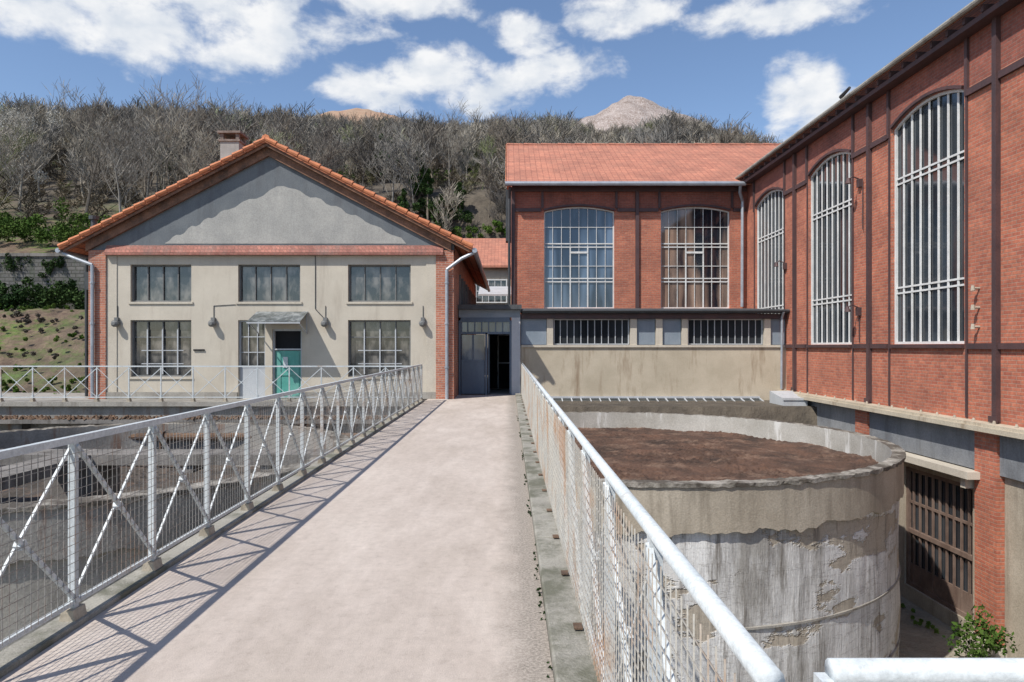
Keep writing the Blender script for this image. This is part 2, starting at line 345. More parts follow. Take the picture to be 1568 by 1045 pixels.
mb.obj('pipes',M['rust'],e)

# ================================================================ TANKS
def tank(name,cx,cy,r,zr,xmin,xmax,soilz,collar,lowmat,colmat,inmat,th=.2,soil='soil'):
    e=empty(name); n=160
    col=MB(); rim=MB(); low=MB(); inn=MB()
    ok=lambda a:(xmin<=cx+r*math.cos(a)<=xmax)
    def ring(mb,r0,z0f,r1,z1f,a,b):
        pa=[(cx+r0(a)*math.cos(a),cy+r0(a)*math.sin(a),z0f(a)),(cx+r0(b)*math.cos(b),cy+r0(b)*math.sin(b),z0f(b)),
            (cx+r1(b)*math.cos(b),cy+r1(b)*math.sin(b),z1f(b)),(cx+r1(a)*math.cos(a),cy+r1(a)*math.sin(a),z1f(a))]
        mb.poly(pa)
    nz=lambda a,k,s: noise.noise(Vector((math.cos(a)*k,math.sin(a)*k,s)))
    edge=lambda a: collar+.12*nz(a,7,1)+.07*nz(a,28,2)+.04*nz(a,70,2)
    R=lambda v:(lambda a:v); 
    rr=lambda a: r+.015*nz(a,20,5)+.012*nz(a,90,5)
    zt=lambda a: zr+.02*nz(a,25,8)+.016*nz(a,80,8)
    N2=n*4
    for i in range(N2):
        a=2*math.pi*i/N2; b=2*math.pi*(i+1)/N2
        if not(ok(a) and ok(b)): continue
        ring(col,R(r),edge,R(r),lambda q:zr-.06,a,b)
        ring(col,R(r-.10),lambda q:edge(q)-.0,R(r),edge,a,b)
        ring(rim,lambda q:r+.03,lambda q:zr-.06+.035*nz(q,40,3),lambda q:rr(q)+.03,zt,a,b)
        ring(rim,R(r),lambda q:zr-.06,lambda q:r+.03,lambda q:zr-.06+.035*nz(q,40,3),a,b)
        ring(rim,lambda q:rr(q)+.03,zt,R(r-th),zt,a,b)
        ring(inn,R(r-th),zt,R(r-th),R(soilz-.4),a,b)
        nl=14
        for k in range(nl):
            z1=collar+.14-(collar+.14+4.5)*k/nl; z0=collar+.14-(collar+.14+4.5)*(k+1)/nl
            g=lambda zz:(lambda q: r-.08+.025*noise.noise(Vector((math.cos(q)*6,math.sin(q)*6,zz*.8)))+.012*noise.noise(Vector((math.cos(q)*20,math.sin(q)*20,zz*2))))
            ring(low,g(z0),R(z0),g(z1),R(z1),a,b)
    col.obj('collar',colmat,e); rim.obj('rim',M['tankrim'],e); low.obj('shell',lowmat,e,smooth=False); inn.obj('inner_wall',inmat,e)
    hb=MB()
    for zz in (collar-1.5,collar-2.7):
        for i in range(n):
            a=2*math.pi*i/n; b=2*math.pi*(i+1)/n
            if ok(a) and ok(b) and nz(a,5,zz)>-.25:
                for (q0,q1,za,zb) in ((r-.055,r-.055,zz,zz+.035),(r-.12,r-.055,zz+.035,zz+.035)):
                    ring(hb,R(q0),R(za),R(q1),R(zb),a,b)
    hb.obj('hoops',M['conc'],e)
    so=MB(); G=190; idx={}
    for i in range(G+1):
        for j in range(G+1):
            x=cx-r+2*r*i/G; y=cy-r+2*r*j/G
            if (x-cx)**2+(y-cy)**2<=(r-.1)**2 and xmin-.2<=x<=xmax+.2:
                v=Vector((x*.5,y*.5,0)); k=max(0,min(1,.5+noise.noise(v*1.1)*1.5)); z=soilz+.10*noise.noise(v)+.04*noise.noise(v*4)+k*(.10*abs(noise.noise(v*8))+.06*abs(noise.noise(v*17)))+.02*noise.noise(v*25)
                idx[i,j]=len(so.v); so.v.append((x,y,z))
    for i in range(G):
        for j in range(G):
            q=[(i,j),(i+1,j),(i+1,j+1),(i,j+1)]
            if all(k in idx for k in q): so.f.append(tuple(idx[k] for k in q))
    so.obj('sludge_soil',M[soil],e)
    return e
tank('concrete_settling_tank',2.70,15.76,5.56,-.35,-.6,20,-.84,-1.1,M['tanklow'],M['tankup'],M['conc_in'])
tank('concrete_settling_tank',-9.1,14.6,5.6,-.55,-40,-2.9,-1.75,-1.35,M['conc'],M['pit'],M['pit'],th=.4,soil='soil2')
e=empty('pit_footway'); mb=MB(); mb.box(-14.4,-3.9,14.2,15.0,-.78,-.56); mb.box(-9.5,-8.7,9.3,14.19,-.78,-.56); mb.box(-9.6,-8.6,14.1,15.1,-4.5,-.79)
for x in (-13,-11.4,-6.8,-5.2): mb.box(x,x+.2,14.25,14.95,-.95,-.781)
mb.obj('beam',M['conc_dk'],e)

# ================================================================ LEFT BUILDING
e=empty('gabled_workshop_building'); D=22.0; P=PY(D)
holes=[(-12.19,-10.23,3.13,4.33),(-8.72,-6.72,3.13,4.33),(-5.18,-3.16,3.13,4.33),
       (-12.19,-10.23,.71,2.54),(-5.18,-3.16,.71,2.54),(-8.72,-7.85,.0,2.54),(-7.62,-6.67,.0,2.25)]
mb=MB(); wall(mb,P,-12.95,-2.34,-.3,4.66,holes,.3); mb.obj('front_wall',M['beige'],e)
mb=MB(); mb.box(-13.5,-12.952,21.93,22.5,-.3,4.78); mb.box(-2.338,-1.77,21.93,22.5,-.3,4.78); mb.obj('corner_pilasters',M['brick_or'],e)
mb=MB(); mb.box(-12.95,-12.62,21.975,21.998,0,4.66); mb.box(-2.66,-2.34,21.975,21.998,0,4.66); mb.obj('quoin_strips',M['beige'],e)
mb=MB(); mb.box(-12.95,-2.10,21.82,22.0,4.62,4.70); mb.prism([(-12.95,21.84,4.70),(-12.95,22.02,4.70),(-12.95,22.02,4.98)],(10.85,0,0)); mb.obj('tiled_ledge',M['ledge_brick'],e)
mb=MB(); pk=(-7.66,8.10)
mb.prism([(-13.5,D,4.66),(-1.77,D,4.66),(-1.77,D,4.98),(pk[0],D,pk[1]),(-13.5,D,4.98)],(0,.3,0)); mb.obj('gable_wall',M['gable'],e)
base=[(-11.07,5.03),(-10.08,5.55),(-9.03,6.08),(-7.24,6.86),(-5.87,6.29),(-4.61,5.7),(-3.3,5.03)]
pts=[]
for (a,b) in zip(base[:-1],base[1:]):
    for k in range(8):
        t=k/8; x=a[0]+(b[0]-a[0])*t; z=a[1]+(b[1]-a[1])*t
        pts.append((x,D-.012,z+(.07 if (k//2)%2 else 0)+.05*noise.noise(Vector((x*3,z*3,0)))))
pts.append((-3.3,D-.012,5.0)); pts.insert(0,(-11.07,D-.012,5.0))
mb=MB(); mb.prism(pts,(0,.01,0)); mb.obj('old_roof_render_patch',M['patch'],e)
mb=MB(); mb.box(-13.5,-13.2,22.5,37,-.3,4.95); mb.box(-2.07,-1.77,22.5,37,-.3,4.95)
mb.prism([(-13.5,36.8,-.3),(-1.77,36.8,-.3),(-1.77,36.8,4.95),(pk[0],36.8,pk[1]),(-13.5,36.8,4.95)],(0,.2,0)); mb.obj('side_walls',M['brick_or'],e)
ex0,ex1,ez=-14.28,-1.15,4.84; ap=(-7.72,8.27); y0,y1=21.66,37.4
mb=MB()
for ex in (ex0,ex1):
    mb.prism([(ex,y0,ez),(ap[0],y0,ap[1]),(ap[0],y0,ap[1]-.10),(ex,y0,ez-.10)],(0,y1-y0,0))
mb.obj('roof',M['tile_y'],e)
mb=MB()
for ex in (ex0,ex1):
    sgn=1 if ex<ap[0] else -1
    mb.prism([(ex+sgn*.1,y0+.06,ez-.06),(ap[0],y0+.06,ap[1]-.11),(ap[0],y0+.06,ap[1]-.20),(ex+sgn*.1,y0+.06,ez-.15)],(0,.05,0))
    mb.prism([(ex+sgn*.70,21.90,ez+.20),(ap[0],21.90,ap[1]-.14),(ap[0],21.90,ap[1]-.46),(ex+sgn*.70,21.90,ez-.1)],(0,.10,0))
mb.obj('verge_and_corbel',M['soffit'],e)
mb=MB()
for ex in (ex0,ex1):
    n=19
    for k in range(n):
        t0=k/n; t1=(k+.965)/n
        a=(ex+(ap[0]-ex)*t0,y0+.02,ez+(ap[1]-ez)*t0+.035); b=(ex+(ap[0]-ex)*t1,y0+.02,ez+(ap[1]-ez)*t1+.01)
        mb.beam(a,b,.082,8,.066)
for k in range(36):
    mb.beam((ap[0],y0+k*.44,ap[1]+.03),(ap[0],y0+k*.44+.43,ap[1]+.0),.13,8,.11)
mb.obj('verge_tiles',M['ridge'],e)
mb=MB()
for ex in (ex0,ex1):
    yy=y0+.3
    while yy<y1:
        mb.beam((ex,yy,ez+.005),(ap[0],yy,ap[1]+.005),.035,5); yy+=.24
mb.obj('roof_tile_rolls',M['tile_y'],e)
fr=MB(); gl=MB(); sill=MB()
for (a,b,c,d) in holes[:3]:
    window(fr,gl,P,a,b,c,d,4,(),.05,.03,.16); 
    sill.pbox(P,a-.06,b+.06,c-.07,c-.003,-.04,.2)
for (a,b,c,d) in holes[3:5]:
    window(fr,gl,P,a,b,c,d,4,(d-.55,),.05,.03,.16)
    sill.pbox(P,a-.06,b+.06,c-.07,c-.003,-.04,.2)
fr.obj('window_frames',M['greyframe'],e); sill.obj('sills',M['beige'],e)
gl.obj('window_glass',M['glassL'],e)
mb=MB()
for (a,b,c,d) in holes[3:5]:
    for t in (.25,.5,.75):
        mb.pbox(P,a+(b-a)*t-.02,a+(b-a)*t+.02,c+.08,d-.3,.10,.135)
    for q in (.42,.85): mb.pbox(P,a+.30,b-.30,c+q-.014,c+q+.014,.105,.133)
mb.obj('inner_casements',M['grey_paint'],e)
fr=MB(); gl=MB(); window(fr,gl,P,-8.72,-7.85,1.0,2.54,3,(2.0,1.5),.05,.025,.14); fr.pbox(P,-8.72,-7.85,0,.999,.1,.16); fr.obj('sidelight',M['grey_paint'],e); gl.obj('sidelight_glass',M['glassL'],e)
mb=MB(); mb.pbox(P,-7.56,-6.73,.02,1.55,.12,.17); mb.pbox(P,-7.50,-7.38,.1,1.5,.10,.125); mb.pbox(P,-6.9,-6.79,.1,1.5,.10,.125); mb.pbox(P,-7.5,-6.8,.75,.85,.095,.13); mb.obj('teal_door',M['teal'],e)
mb=MB(); mb.pbox(P,-7.62,-7.57,0,2.25,.06,.2); mb.pbox(P,-6.72,-6.67,0,2.25,.06,.2); mb.pbox(P,-7.57,-6.72,2.19,2.25,.06,.2); mb.pbox(P,-7.57,-6.72,1.57,1.62,.06,.2); mb.obj('door_frame',M['grey_paint'],e)
mb=MB(); mb.pbox(P,-7.57,-6.72,1.62,2.19,.18,.2); mb.box(-13.1,-2.2,22.32,22.36,0,4.6); mb.obj('dark_interior',M['dark'],e)
mb=MB(); mb.pbox(P,-7.3,-7.15,1.0,1.35,.09,.11); mb.obj('door_notice',M['white'],e)
mb=MB()
for x in (-8.08,-7.68,-7.28,-6.88,-6.48): mb.beam((x,21.97,2.80),(x,21.1,2.44),.018,4)
for x in (-8.05,-6.5): mb.beam((x,21.97,2.1),(x,21.15,2.42),.02,4); mb.beam((x,21.97,2.78),(x,21.97,2.1),.018,4)
mb.beam((-8.1,21.1,2.42),(-6.45,21.1,2.42),.03,4); mb.beam((-8.1,21.97,2.78),(-6.45,21.97,2.78),.03,4)
mb.beam((-8.1,21.5,2.59),(-6.45,21.5,2.59),.018,4)
mb.obj('awning_frame',M['grey_paint'],e)
mb=MB(); mb.prism([(-8.1,21.97,2.805),(-6.45,21.97,2.805),(-6.45,21.08,2.45),(-8.1,21.08,2.45)],(0,0,.01)); mb.obj('awning_glass',grime('dirty_wired_glass',(.10,.115,.12),(.30,.32,.32),4,.25,(.06,.07,.07),.9,.2,smin=.45,smax=.6),e)
mb=MB()
for x in (-14.32,-1.08): mb.beam((x,y0,4.74),(x,37.4,4.74),.08,10)
mb.path([(-14.32,21.8,4.70),(-13.85,21.8,4.5),(-13.32,21.84,4.3),(-13.32,21.84,.05)],.055)
mb.path([(-1.08,21.8,4.70),(-1.5,21.8,4.5),(-1.98,21.84,4.15),(-1.98,21.84,.0)],.055)
for x in (-13.32,-1.98):
    for z in (1,2.4,3.7): mb.beam((x,21.84,z),(x,21.84,z+.05),.075,8)
mb.obj('gutters_and_downpipes',M['zinc'],e)
mb=MB(); c=MB()
for x in (-12.6,-9.5,-5.9,-2.76):
    mb.beam((x,21.98,2.44),(x,21.80,2.42),.09,10,.11); mb.beam((x,21.80,2.42),(x,21.74,2.42),.11,10,.05); mb.box(x-.06,x+.06,21.9,21.99,2.52,2.62)
    c.path([(x,21.985,2.6),(x,21.985,3.0)],.010,5)
c.path([(-9.5,21.985,3.0),(-8.8,21.985,3.04)],.010,5)
c.path([(-6.23,21.985,4.6),(-6.23,21.985,2.9),(-5.95,21.985,2.6)],.012,5)
mb.obj('wall_lamps',M['greyframe'],e); c.obj('conduits',M['steel_dk'],e)
mb=MB(); mb.box(-12.95,-8.74,21.95,21.997,-.0,.22); mb.box(-6.6,-2.34,21.95,21.997,0,.22); mb.obj('plinth',M['conc'],e)
mb=MB(); mb.box(-10.15,-9.8,21.96,21.995,1.55,1.6); mb.obj('vent_slot',M['dark'],e)
mb=MB(); mb.box(-10.82,-10.12,25.6,26.3,6.2,9.38); mb.obj('chimney',M['chim'],e)
mb=MB(); mb.box(-10.87,-10.07,25.55,26.35,9.38,9.45); 
for x in (-10.82,-10.24): 
    for y in (25.6,26.18): mb.box(x,x+.12,y,y+.12,9.45,9.68)
mb.box(-10.90,-10.04,25.52,26.38,9.68,9.76); mb.obj('chimney_cap',M['chimcap'],e)
fr=MB(); gl=MB()
for k in range(5):
    y=24.4+k*2.5; gl.box(-1.765,-1.755,y,y+1.3,2.9,4.2); fr.box(-1.768,-1.70,y-.06,y,2.85,4.25); fr.box(-1.768,-1.70,y+1.3,y+1.36,2.85,4.25)
fr.obj('side_window_frames',M['greyframe'],e); gl.obj('side_windows',M['glassR'],e)
e2=empty('exterior_flue_pipe'); mb=MB(); mb.beam((-14.1,23.2,0),(-14.1,23.2,6.0),.09,10); mb.beam((-14.1,23.2,6.0),(-14.1,23.2,6.12),.15,10); mb.box(-14.3,-13.52,23.0,23.6,3.6,4.2)
mb.beam((-14.35,23.2,0),(-14.35,23.2,5.6),.05,8); mb.obj('pipe',M['steel_dk'],e2)

# ================================================================ CONNECTOR
e=empty('glazed_entrance_link')
P=PY(23.9)
mb=MB(); mb.box(-1.74,.43,23.75,29,3.04,3.12); mb.obj('roof',M['slate_zinc'],e)
mb=MB(); mb.box(-1.76,.45,23.62,23.745,2.98,3.14); mb.obj('fascia',M['slate_zinc'],e)
mb=MB(); mb.pbox(P,.10,.405,0,2.70,-.05,.25); mb.obj('pale_post',M['grey_paint'],e)
mb=MB(); mb.pbox(P,-1.75,.405,2.702,2.98,-.03,.1); mb.obj('head_panel',M['bluelt'],e)
mb=MB(); mb.pbox(P,-1.75,-1.68,0,2.6,-.04,.1); mb.pbox(P,-.82,-.75,0,2.16,-.04,.1); mb.pbox(P,.03,.095,0,2.6,-.04,.1); mb.pbox(P,-1.68,.03,2.12,2.2,-.04,.1); mb.pbox(P,-1.68,.03,2.54,2.70,-.04,.1)
for k in range(1,7): x=-1.68+1.71*k/7; mb.pbox(P,x-.02,x+.02,2.2,2.54,-.02,.08)
mb.pbox(P,-1.66,-.84,.03,1.15,.0,.05)
mb.pbox(P,-1.66,-.84,1.15,1.22,-.01,.06); mb.pbox(P,-1.28,-1.22,1.22,2.1,-.01,.06)
mb.box(-.72,-.68,24.0,24.75,.03,2.08)
mb.obj('door_frames',M['blue'],e)
gl=MB(); gl.pbox(P,-1.66,-.84,1.22,2.1,.02,.03); gl.pbox(P,-1.68,.03,2.2,2.54,.03,.04); gl.obj('glazing',M['glassB'],e)
mb=MB(); mb.box(-.75,-.74,24.8,30,0,2.6); mb.box(.3,.32,24.2,30,0,2.6); mb.box(-.75,.3,27.5,27.52,0,2.6); mb.box(-.75,.3,24.1,27.5,2.6,2.62); mb.obj('corridor_walls',M['dark'],e)
mb=MB(); mb.box(-.45,-.40,27.45,27.49,.0,2.2); mb.box(.05,.1,27.45,27.49,0,2.2); mb.box(-.4,.05,27.45,27.49,2.12,2.2); mb.box(-.4,.05,27.45,27.49,1.0,1.05); mb.obj('inner_door',M['grey_paint'],e)
mb=MB(); mb.box(-.75,.3,23.86,27.5,-.05,-.004); mb.obj('corridor_floor',M['conc'],e)

# ================================================================ LOW WING
e=empty('low_concrete_wing'); P=PY(24.0)
mb=MB(); wall(mb,P,.41,9.76,-4.5,1.70,[],.3); mb.obj('lower_wall',M['beige2'],e)
mb=MB()
for a,b in ((1.34,1.56),(4.27,4.50),(5.17,5.40),(6.08,6.29),(8.98,9.20)): mb.pbox(P,a,b,1.702,2.66,-.03,.2)
mb.pbox(P,.43,9.76,1.66,1.74,-.06,-.002); mb.obj('piers_and_sill',M['beige'],e)
fr=MB(); gl=MB()
for a,b,n in ((1.58,4.25,11),(6.31,8.96,11)): window(fr,gl,P,a,b,1.75,2.66,n,(),.04,.03,.12,depth=.03,bd=.1)
fr.obj('window_bars',M['grey_paint'],e); gl.obj('window_glass',M['glassW'],e)
mb=MB()
for a,b in ((4.52,5.15),(5.42,6.06),(9.22,9.74)): mb.pbox(P,a,b,1.75,2.66,.05,.09)
mb.pbox(P,.43,1.33,1.75,2.66,.03,.08)
mb.obj('blue_panels',M['bluelt'],e)
mb=MB(); mb.prism([(.46,23.75,2.84),(.46,23.75,2.98),(.46,28,3.25),(.46,28,3.1)],(9.28,0,0)); mb.obj('roof',M['slate_zinc'],e)
mb=MB(); mb.box(.44,9.74,23.9,24.2,2.665,2.835); mb.obj('head_beam',M['steel'],e)
mb=MB(); mb.beam((.44,23.70,2.93),(9.74,23.70,2.93),.05,8); mb.obj('gutter',M['steel_dk'],e)
mb=MB(); mb.path([(9.55,23.7,2.9),(9.55,23.85,2.7),(9.55,23.9,0.2)],.045); mb.obj('downpipe',M['zinc'],e)
e=empty('basement_skylight')
mb=MB(); mb.prism([(1.2,23.95,-.14),(1.2,22.4,-.50),(1.2,22.4,-.54),(1.2,23.95,-.18)],(7.6,0,0)); mb.obj('glass',grime('dirty_skylight_glass',(.03,.035,.035),(.07,.075,.07),2,.35,(.15,.13,.1),.5,.1),e)
mb=MB()
x=1.2
while x<8.8: mb.beam((x,23.95,-.12),(x,22.38,-.475),.026,4); x+=.33
mb.box(1.15,8.8,22.33,22.39,-.60,-.46); mb.box(1.15,8.8,23.9,23.995,-.13,-.06); mb.obj('glazing_bars',M['grey_paint'],e)
mb=MB(); mb.box(.9,8.85,22.4,23.99,-4.5,-.62); mb.obj('base_wall',M['conc_dk'],e)
e=empty('metal_duct_box'); mb=MB(); mb.prism([(8.75,21.7,-.55),(8.75,22.9,-.55),(8.75,22.9,.20),(8.75,21.7,.02)],(.75,0,0)); mb.beam((8.75,21.69,-.3),(9.5,21.69,-.3),.02,4); mb.box(8.72,9.53,21.67,21.72,-.02,.05); mb.obj('casing',M['grey_paint'],e)
mb=MB(); mb.box(8.6,9.6,21.6,23.2,-4.5,-.552); mb.obj('plinth',M['conc_dk'],e)

# ================================================================ UPPER BACK HALL
e=empty('brick_turbine_hall'); P=PY(28.0)
mb=MB(); W=[(1.45,4.34),(6.24,9.08)]
wall(mb,P,.13,9.76,0,7.24,[(a,b,3.25,7.43) for a,b in W],.3); 
mb.obj('front_wall',M['brick'],e)
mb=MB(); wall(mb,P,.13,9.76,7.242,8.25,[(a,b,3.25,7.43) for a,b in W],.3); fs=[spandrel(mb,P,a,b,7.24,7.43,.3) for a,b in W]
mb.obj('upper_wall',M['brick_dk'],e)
mb=MB(); mb.box(.13,.4,28.3,40,0,8.25); mb.box(.4,20,39.7,40,0,8.25); 
mb.prism([(.13,28,8.26),(.13,34,11.5),(.13,40,8.26)],(.27,0,0)); mb.obj('gable_and_rear',M['brick'],e)
fr=MB(); g1=MB(); g2=MB()
for i,(a,b) in enumerate(W):
    window(fr,(g1,g2)[i],P,a,b,3.25,7.43,8,(5.0,6.6),.05,.02,.16,f=fs[i],drows=(5.85,4.42),depth=.03)
    m_=(a+b)/2
    for q in (-.36,.36): fr.pbox(P,m_+q-.025,m_+q+.025,3.3,5.8,.135,.17)
    fr.pbox(P,m_-.38,m_+.38,5.52,5.6,.13,.17)
fr.obj('window_frames',M['whitewin'],e); g1.obj('window_glass_1',M['glassB'],e); g2.obj('window_glass_2',M['glassP'],e)
mb=MB(); mb.box(.45,9.7,28.31,28.4,3.2,7.5); mb.obj('dark_interior',M['dark'],e)
mb=MB()
for x in (.17,5.25): mb.pbox(P,x-.06,x+.08,0,8.2,-.09,-.002)
for x in (1.38,4.41,6.17,9.15): mb.pbox(P,x-.045,x+.045,7.36,8.2,-.07,-.002)
for a,b in ((.26,1.33),(4.46,5.18),(5.34,6.12),(9.2,9.7)): mb.pbox(P,a,b,7.21,7.35,-.07,-.002)
for a,b in W:
    n=12; f=fs[W.index((a,b))]
    for k in range(n):
        u=a+(b-a)*k/n; v=a+(b-a)*(k+1)/n; mb.beam((u,27.97,f(u)+.05),(v,27.97,f(v)+.05),.05,4)
mb.pbox(P,.1,9.74,8.02,8.2,-.11,-.092)
mb.obj('steel_frame',M['steel'],e)
mb=MB()
mb.prism([(-.1,27.45,8.30),(-.1,34,11.72),(-.1,40.6,8.30),(-.1,40.6,8.18),(-.1,34,11.58),(-.1,27.45,8.18)],(22,0,0)); mb.obj('roof',M['tile'],e)
mb=MB(); 
for k in range(26): mb.beam((-.1+k*.85,34,11.72),(-.1+k*.85+.84,34,11.70),.10,8,.09)
mb.obj('ridge_tiles',M['tile'],e)
mb=MB(); mb.prism([(-.14,27.45,8.34),(-.14,34,11.77),(-.14,34,11.5),(-.14,27.45,8.1)],(.035,0,0)); mb.obj('verge_board',M['tile_y'],e)
mb=MB(); mb.beam((-.15,27.38,8.22),(9.5,27.38,8.22),.09,10); mb.path([(9.3,27.4,8.15),(9.35,27.6,7.9),(9.52,27.8,7.6),(9.52,27.85,3.3)],.065); mb.obj('gutter_and_downpipe',M['zinc'],e)
mb=MB(); mb.path([(.05,27.5,8.1),(.02,27.75,7.7),(.02,27.85,3.2)],.055); mb.box(-.12,.1,27.9,28.5,6.0,8.1); mb.obj('corner_pipe',M['steel_dk'],e)

e=empty('distant_tiled_outbuilding')
mb=MB(); mb.box(-9,4,46,46.3,0,7.2); mb.obj('wall',M['beige2'],e)
mb=MB(); mb.prism([(-9.5,45.6,7.1),(-9.5,50,9.6),(-9.5,50,9.45),(-9.5,45.6,6.95)],(14,0,0)); mb.prism([(-9.5,50,9.6),(-9.5,54.5,7.1),(-9.5,54.5,6.95),(-9.5,50,9.45)],(14,0,0)); mb.obj('roof',M['tile'],e)
mb=MB(); mb.box(-9,4,40.0,40.2,0,4.0); mb.obj('lower_wall',M['conc'],e)
mb=MB(); gl=MB(); P=PY(45.95); window(mb,gl,P,-2.6,-.1,4.6,6.2,6,(5.4,),.08,.04,.0); mb.obj('window_frames',M['whitewin'],e); gl.obj('window_glass',M['glassL'],e)
mb=MB(); mb.prism([(-1.7,38,4.6),(-1.7,40,5.2),(-1.7,40,5.1),(-1.7,38,4.5)],(3,0,0)); mb.obj('lean_to_roof',M['grey_paint'],e)

# ================================================================ RIGHT HALL
e=empty('brick_power_hall'); X=9.76; P=PX(X)
cen=[6.4,11.2,16.0,20.8,25.6]; hw=1.375
W=[(c-hw,c+hw) for c in cen]
y0,y1=2.0,28.0
mb=MB(); wall(mb,P,y0,y1,.16,7.2,[(a,b,1.75,7.5) for a,b in W],.35); mb.obj('side_wall',M['brick'],e)
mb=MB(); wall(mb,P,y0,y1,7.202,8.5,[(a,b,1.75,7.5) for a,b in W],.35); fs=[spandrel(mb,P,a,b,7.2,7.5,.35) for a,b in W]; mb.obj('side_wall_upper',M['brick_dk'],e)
fr=MB(); gl=MB()
for i,(a,b) in enumerate(W): window(fr,gl,P,a,b,1.75,7.5,8,(),.06,.06,.10,f=fs[i],depth=.04,drows=(5.85,3.1),bd=.2)
fr.obj('window_frames',M['whitewin'],e); gl.obj('window_glass',M['glassR'],e)
mb=MB(); mb.box(X+.36,X+.42,y0,y1,1.5,7.6); mb.obj('dark_interior',M['dark'],e)
mb=MB()
for c in [4.0,8.8,13.6,18.4,23.2]:
    mb.pbox(P,c-.06,c+.06,.18,8.4,-.10,-.002)
    mb.pbox(P,c-.12,c+.12,.18,.30,-.13,-.101)
for a,b in W:
    for u in (a-.12,b+.12): mb.pbox(P,u-.045,u+.045,7.02,8.4,-.06,-.002)
    mb.pbox(P,a-.02,b+.02,1.66,1.74,-.09,-.002)
    for u in (a-.10,b+.10): mb.pbox(P,u-.025,u+.025,.18,7.02,-.035,-.002)
for i in range(len(cen)-1):
    a=W[i][1]; b=W[i+1][0]; m_=(a+b)/2
    for p,q in ((a+.17,m_-.07),(m_+.07,b-.17)): mb.pbox(P,p,q,7.0,7.14,-.07,-.002); mb.pbox(P,p,q,1.64,1.76,-.07,-.002)
for i,(a,b) in enumerate(W):
    n=12; f=fs[i]
    for k in range(n):
        u=a+(b-a)*k/n; v=a+(b-a)*(k+1)/n; mb.beam((X-.03,u,f(u)+.05),(X-.03,v,f(v)+.05),.05,4)
mb.obj('steel_frame',M['steel'],e)
mb=MB()
y=12.3
while y<24: mb.beam((X-.16,y,.16),(X-.16,y,.22),.035,8,.02); y+=.6
for z in (2.1,2.5,2.9):
    mb.beam((X-.0,14.15,z),(X-.14,14.15,z),.025,8,.025); mb.beam((X-.14,14.15,z-.05),(X-.14,14.15,z+.06),.045,8,.03)
mb.obj('insulators',M['tankup'],e)
mb=MB()
for (y,z) in ((18.95,2.75),(18.9,6.3),(24.0,4.6)):
    mb.path([(X,y,z),(X-.25,y,z+.1),(X-.36,y,z)],.018,6); mb.beam((X-.36,y,z+.05),(X-.36,y,z-.10),.04,8,.09); mb.box(X-.1,X-.003,y-.07,y+.07,z-.2,z+.02)
mb.path([(X-.03,18.95,2.6),(X-.03,18.95,1.8)],.015,5); mb.path([(X-.04,18.75,6.3),(X-.04,18.75,4.9)],.012,5)
mb.obj('wall_lamps',M['steel'],e)
mb=MB(); mb.box(X-.34,X+.3,y0,24.0-.02,.04,.158); mb.box(X-.40,X-.342,y0,23.9,.0,.10); mb.obj('ledge',M['beige2'],e)
mb=MB(); mb.box(X-.10,X+.35,y0,23.9,-.85,.035); mb.obj('blue_grey_band',M['bluegrey_conc'],e)
mb=MB()
op=[(c-1.15,c+1.35,-4.15,-1.25) for c in (5.9,10.7,15.5,20.4)]
wall(mb,P,y0,23.9,-4.6,-.852,op,.35); mb.obj('lower_wall',M['tankup'],e)
mb=MB()
for c in (3.9,8.9,13.75,18.6): mb.pbox(P,c-.32,c+.32,-4.2,-.0,-.16,-.102)
for c in (3.9,8.9,13.75,18.6): mb.pbox(P,c-.318,c+.318,-4.2,-.855,-.102,-.002)
mb.obj('brick_pilasters',M['brick'],e)
mb=MB()
for c in (3.9,8.9,13.75,18.6): mb.pbox(P,c-.38,c+.38,-4.6,-4.202,-.22,-.002)
for a,b,c,d in op: mb.pbox(P,a-.45,b+.2,-1.02,-.87,-.42,-.104); mb.pbox(P,a-.2,a-.05,-1.25,-1.02,-.30,-.002)
mb.obj('lintels_and_bases',M['beige'],e)
fr=MB(); gl=MB()
for a,b,c,d in op: window(fr,gl,P,a,b,c,d,10,(-2.1,),.10,.05,.10); fr.pbox(P,a+.1,b-.1,-2.85,-2.75,.04,.12); fr.pbox(P,a+.1,b-.1,-4.05,-3.6,.085,.12)
fr.obj('lower_window_frames',grime('rust_brown_paint',(.13,.085,.065),(.21,.145,.115),3,.7,(.28,.21,.17),.5),e); gl.obj('lower_window_glass',M['glassR'],e)
mb=MB(); mb.prism([(9.38,y0-1,8.62),(17,y0-1,12.4),(17,y0-1,12.2),(9.38,y0-1,8.50)],(0,27.8,0)); mb.obj('roof',M['tile_y'],e)
mb=MB(); mb.beam((9.32,y0-1,8.56),(9.32,28.3,8.56),.065,10); mb.obj('gutter',M['conc'],e)
mb=MB()
y=y0
while y<27.6: mb.box(9.42,9.755,y,y+.08,8.36,8.495); y+=.55
mb.box(9.45,9.755,y0,27.9,8.24,8.35); mb.obj('rafter_tails',M['steel'],e)
mb=MB(); mb.beam((9.34,19.2,8.7),(9.34,18.7,8.78),.06,6,.04); mb.box(9.40,9.55,15.6,17.6,8.66,8.70); mb.obj('roof_flashing',M['steel_dk'],e)
mb=MB(); mb.box(10.2,22,1.9,2.0,-4.5,8.4); mb.box(21.8,22,2,28,-4.5,8.4); mb.obj('rear_walls',M['brick'],e)

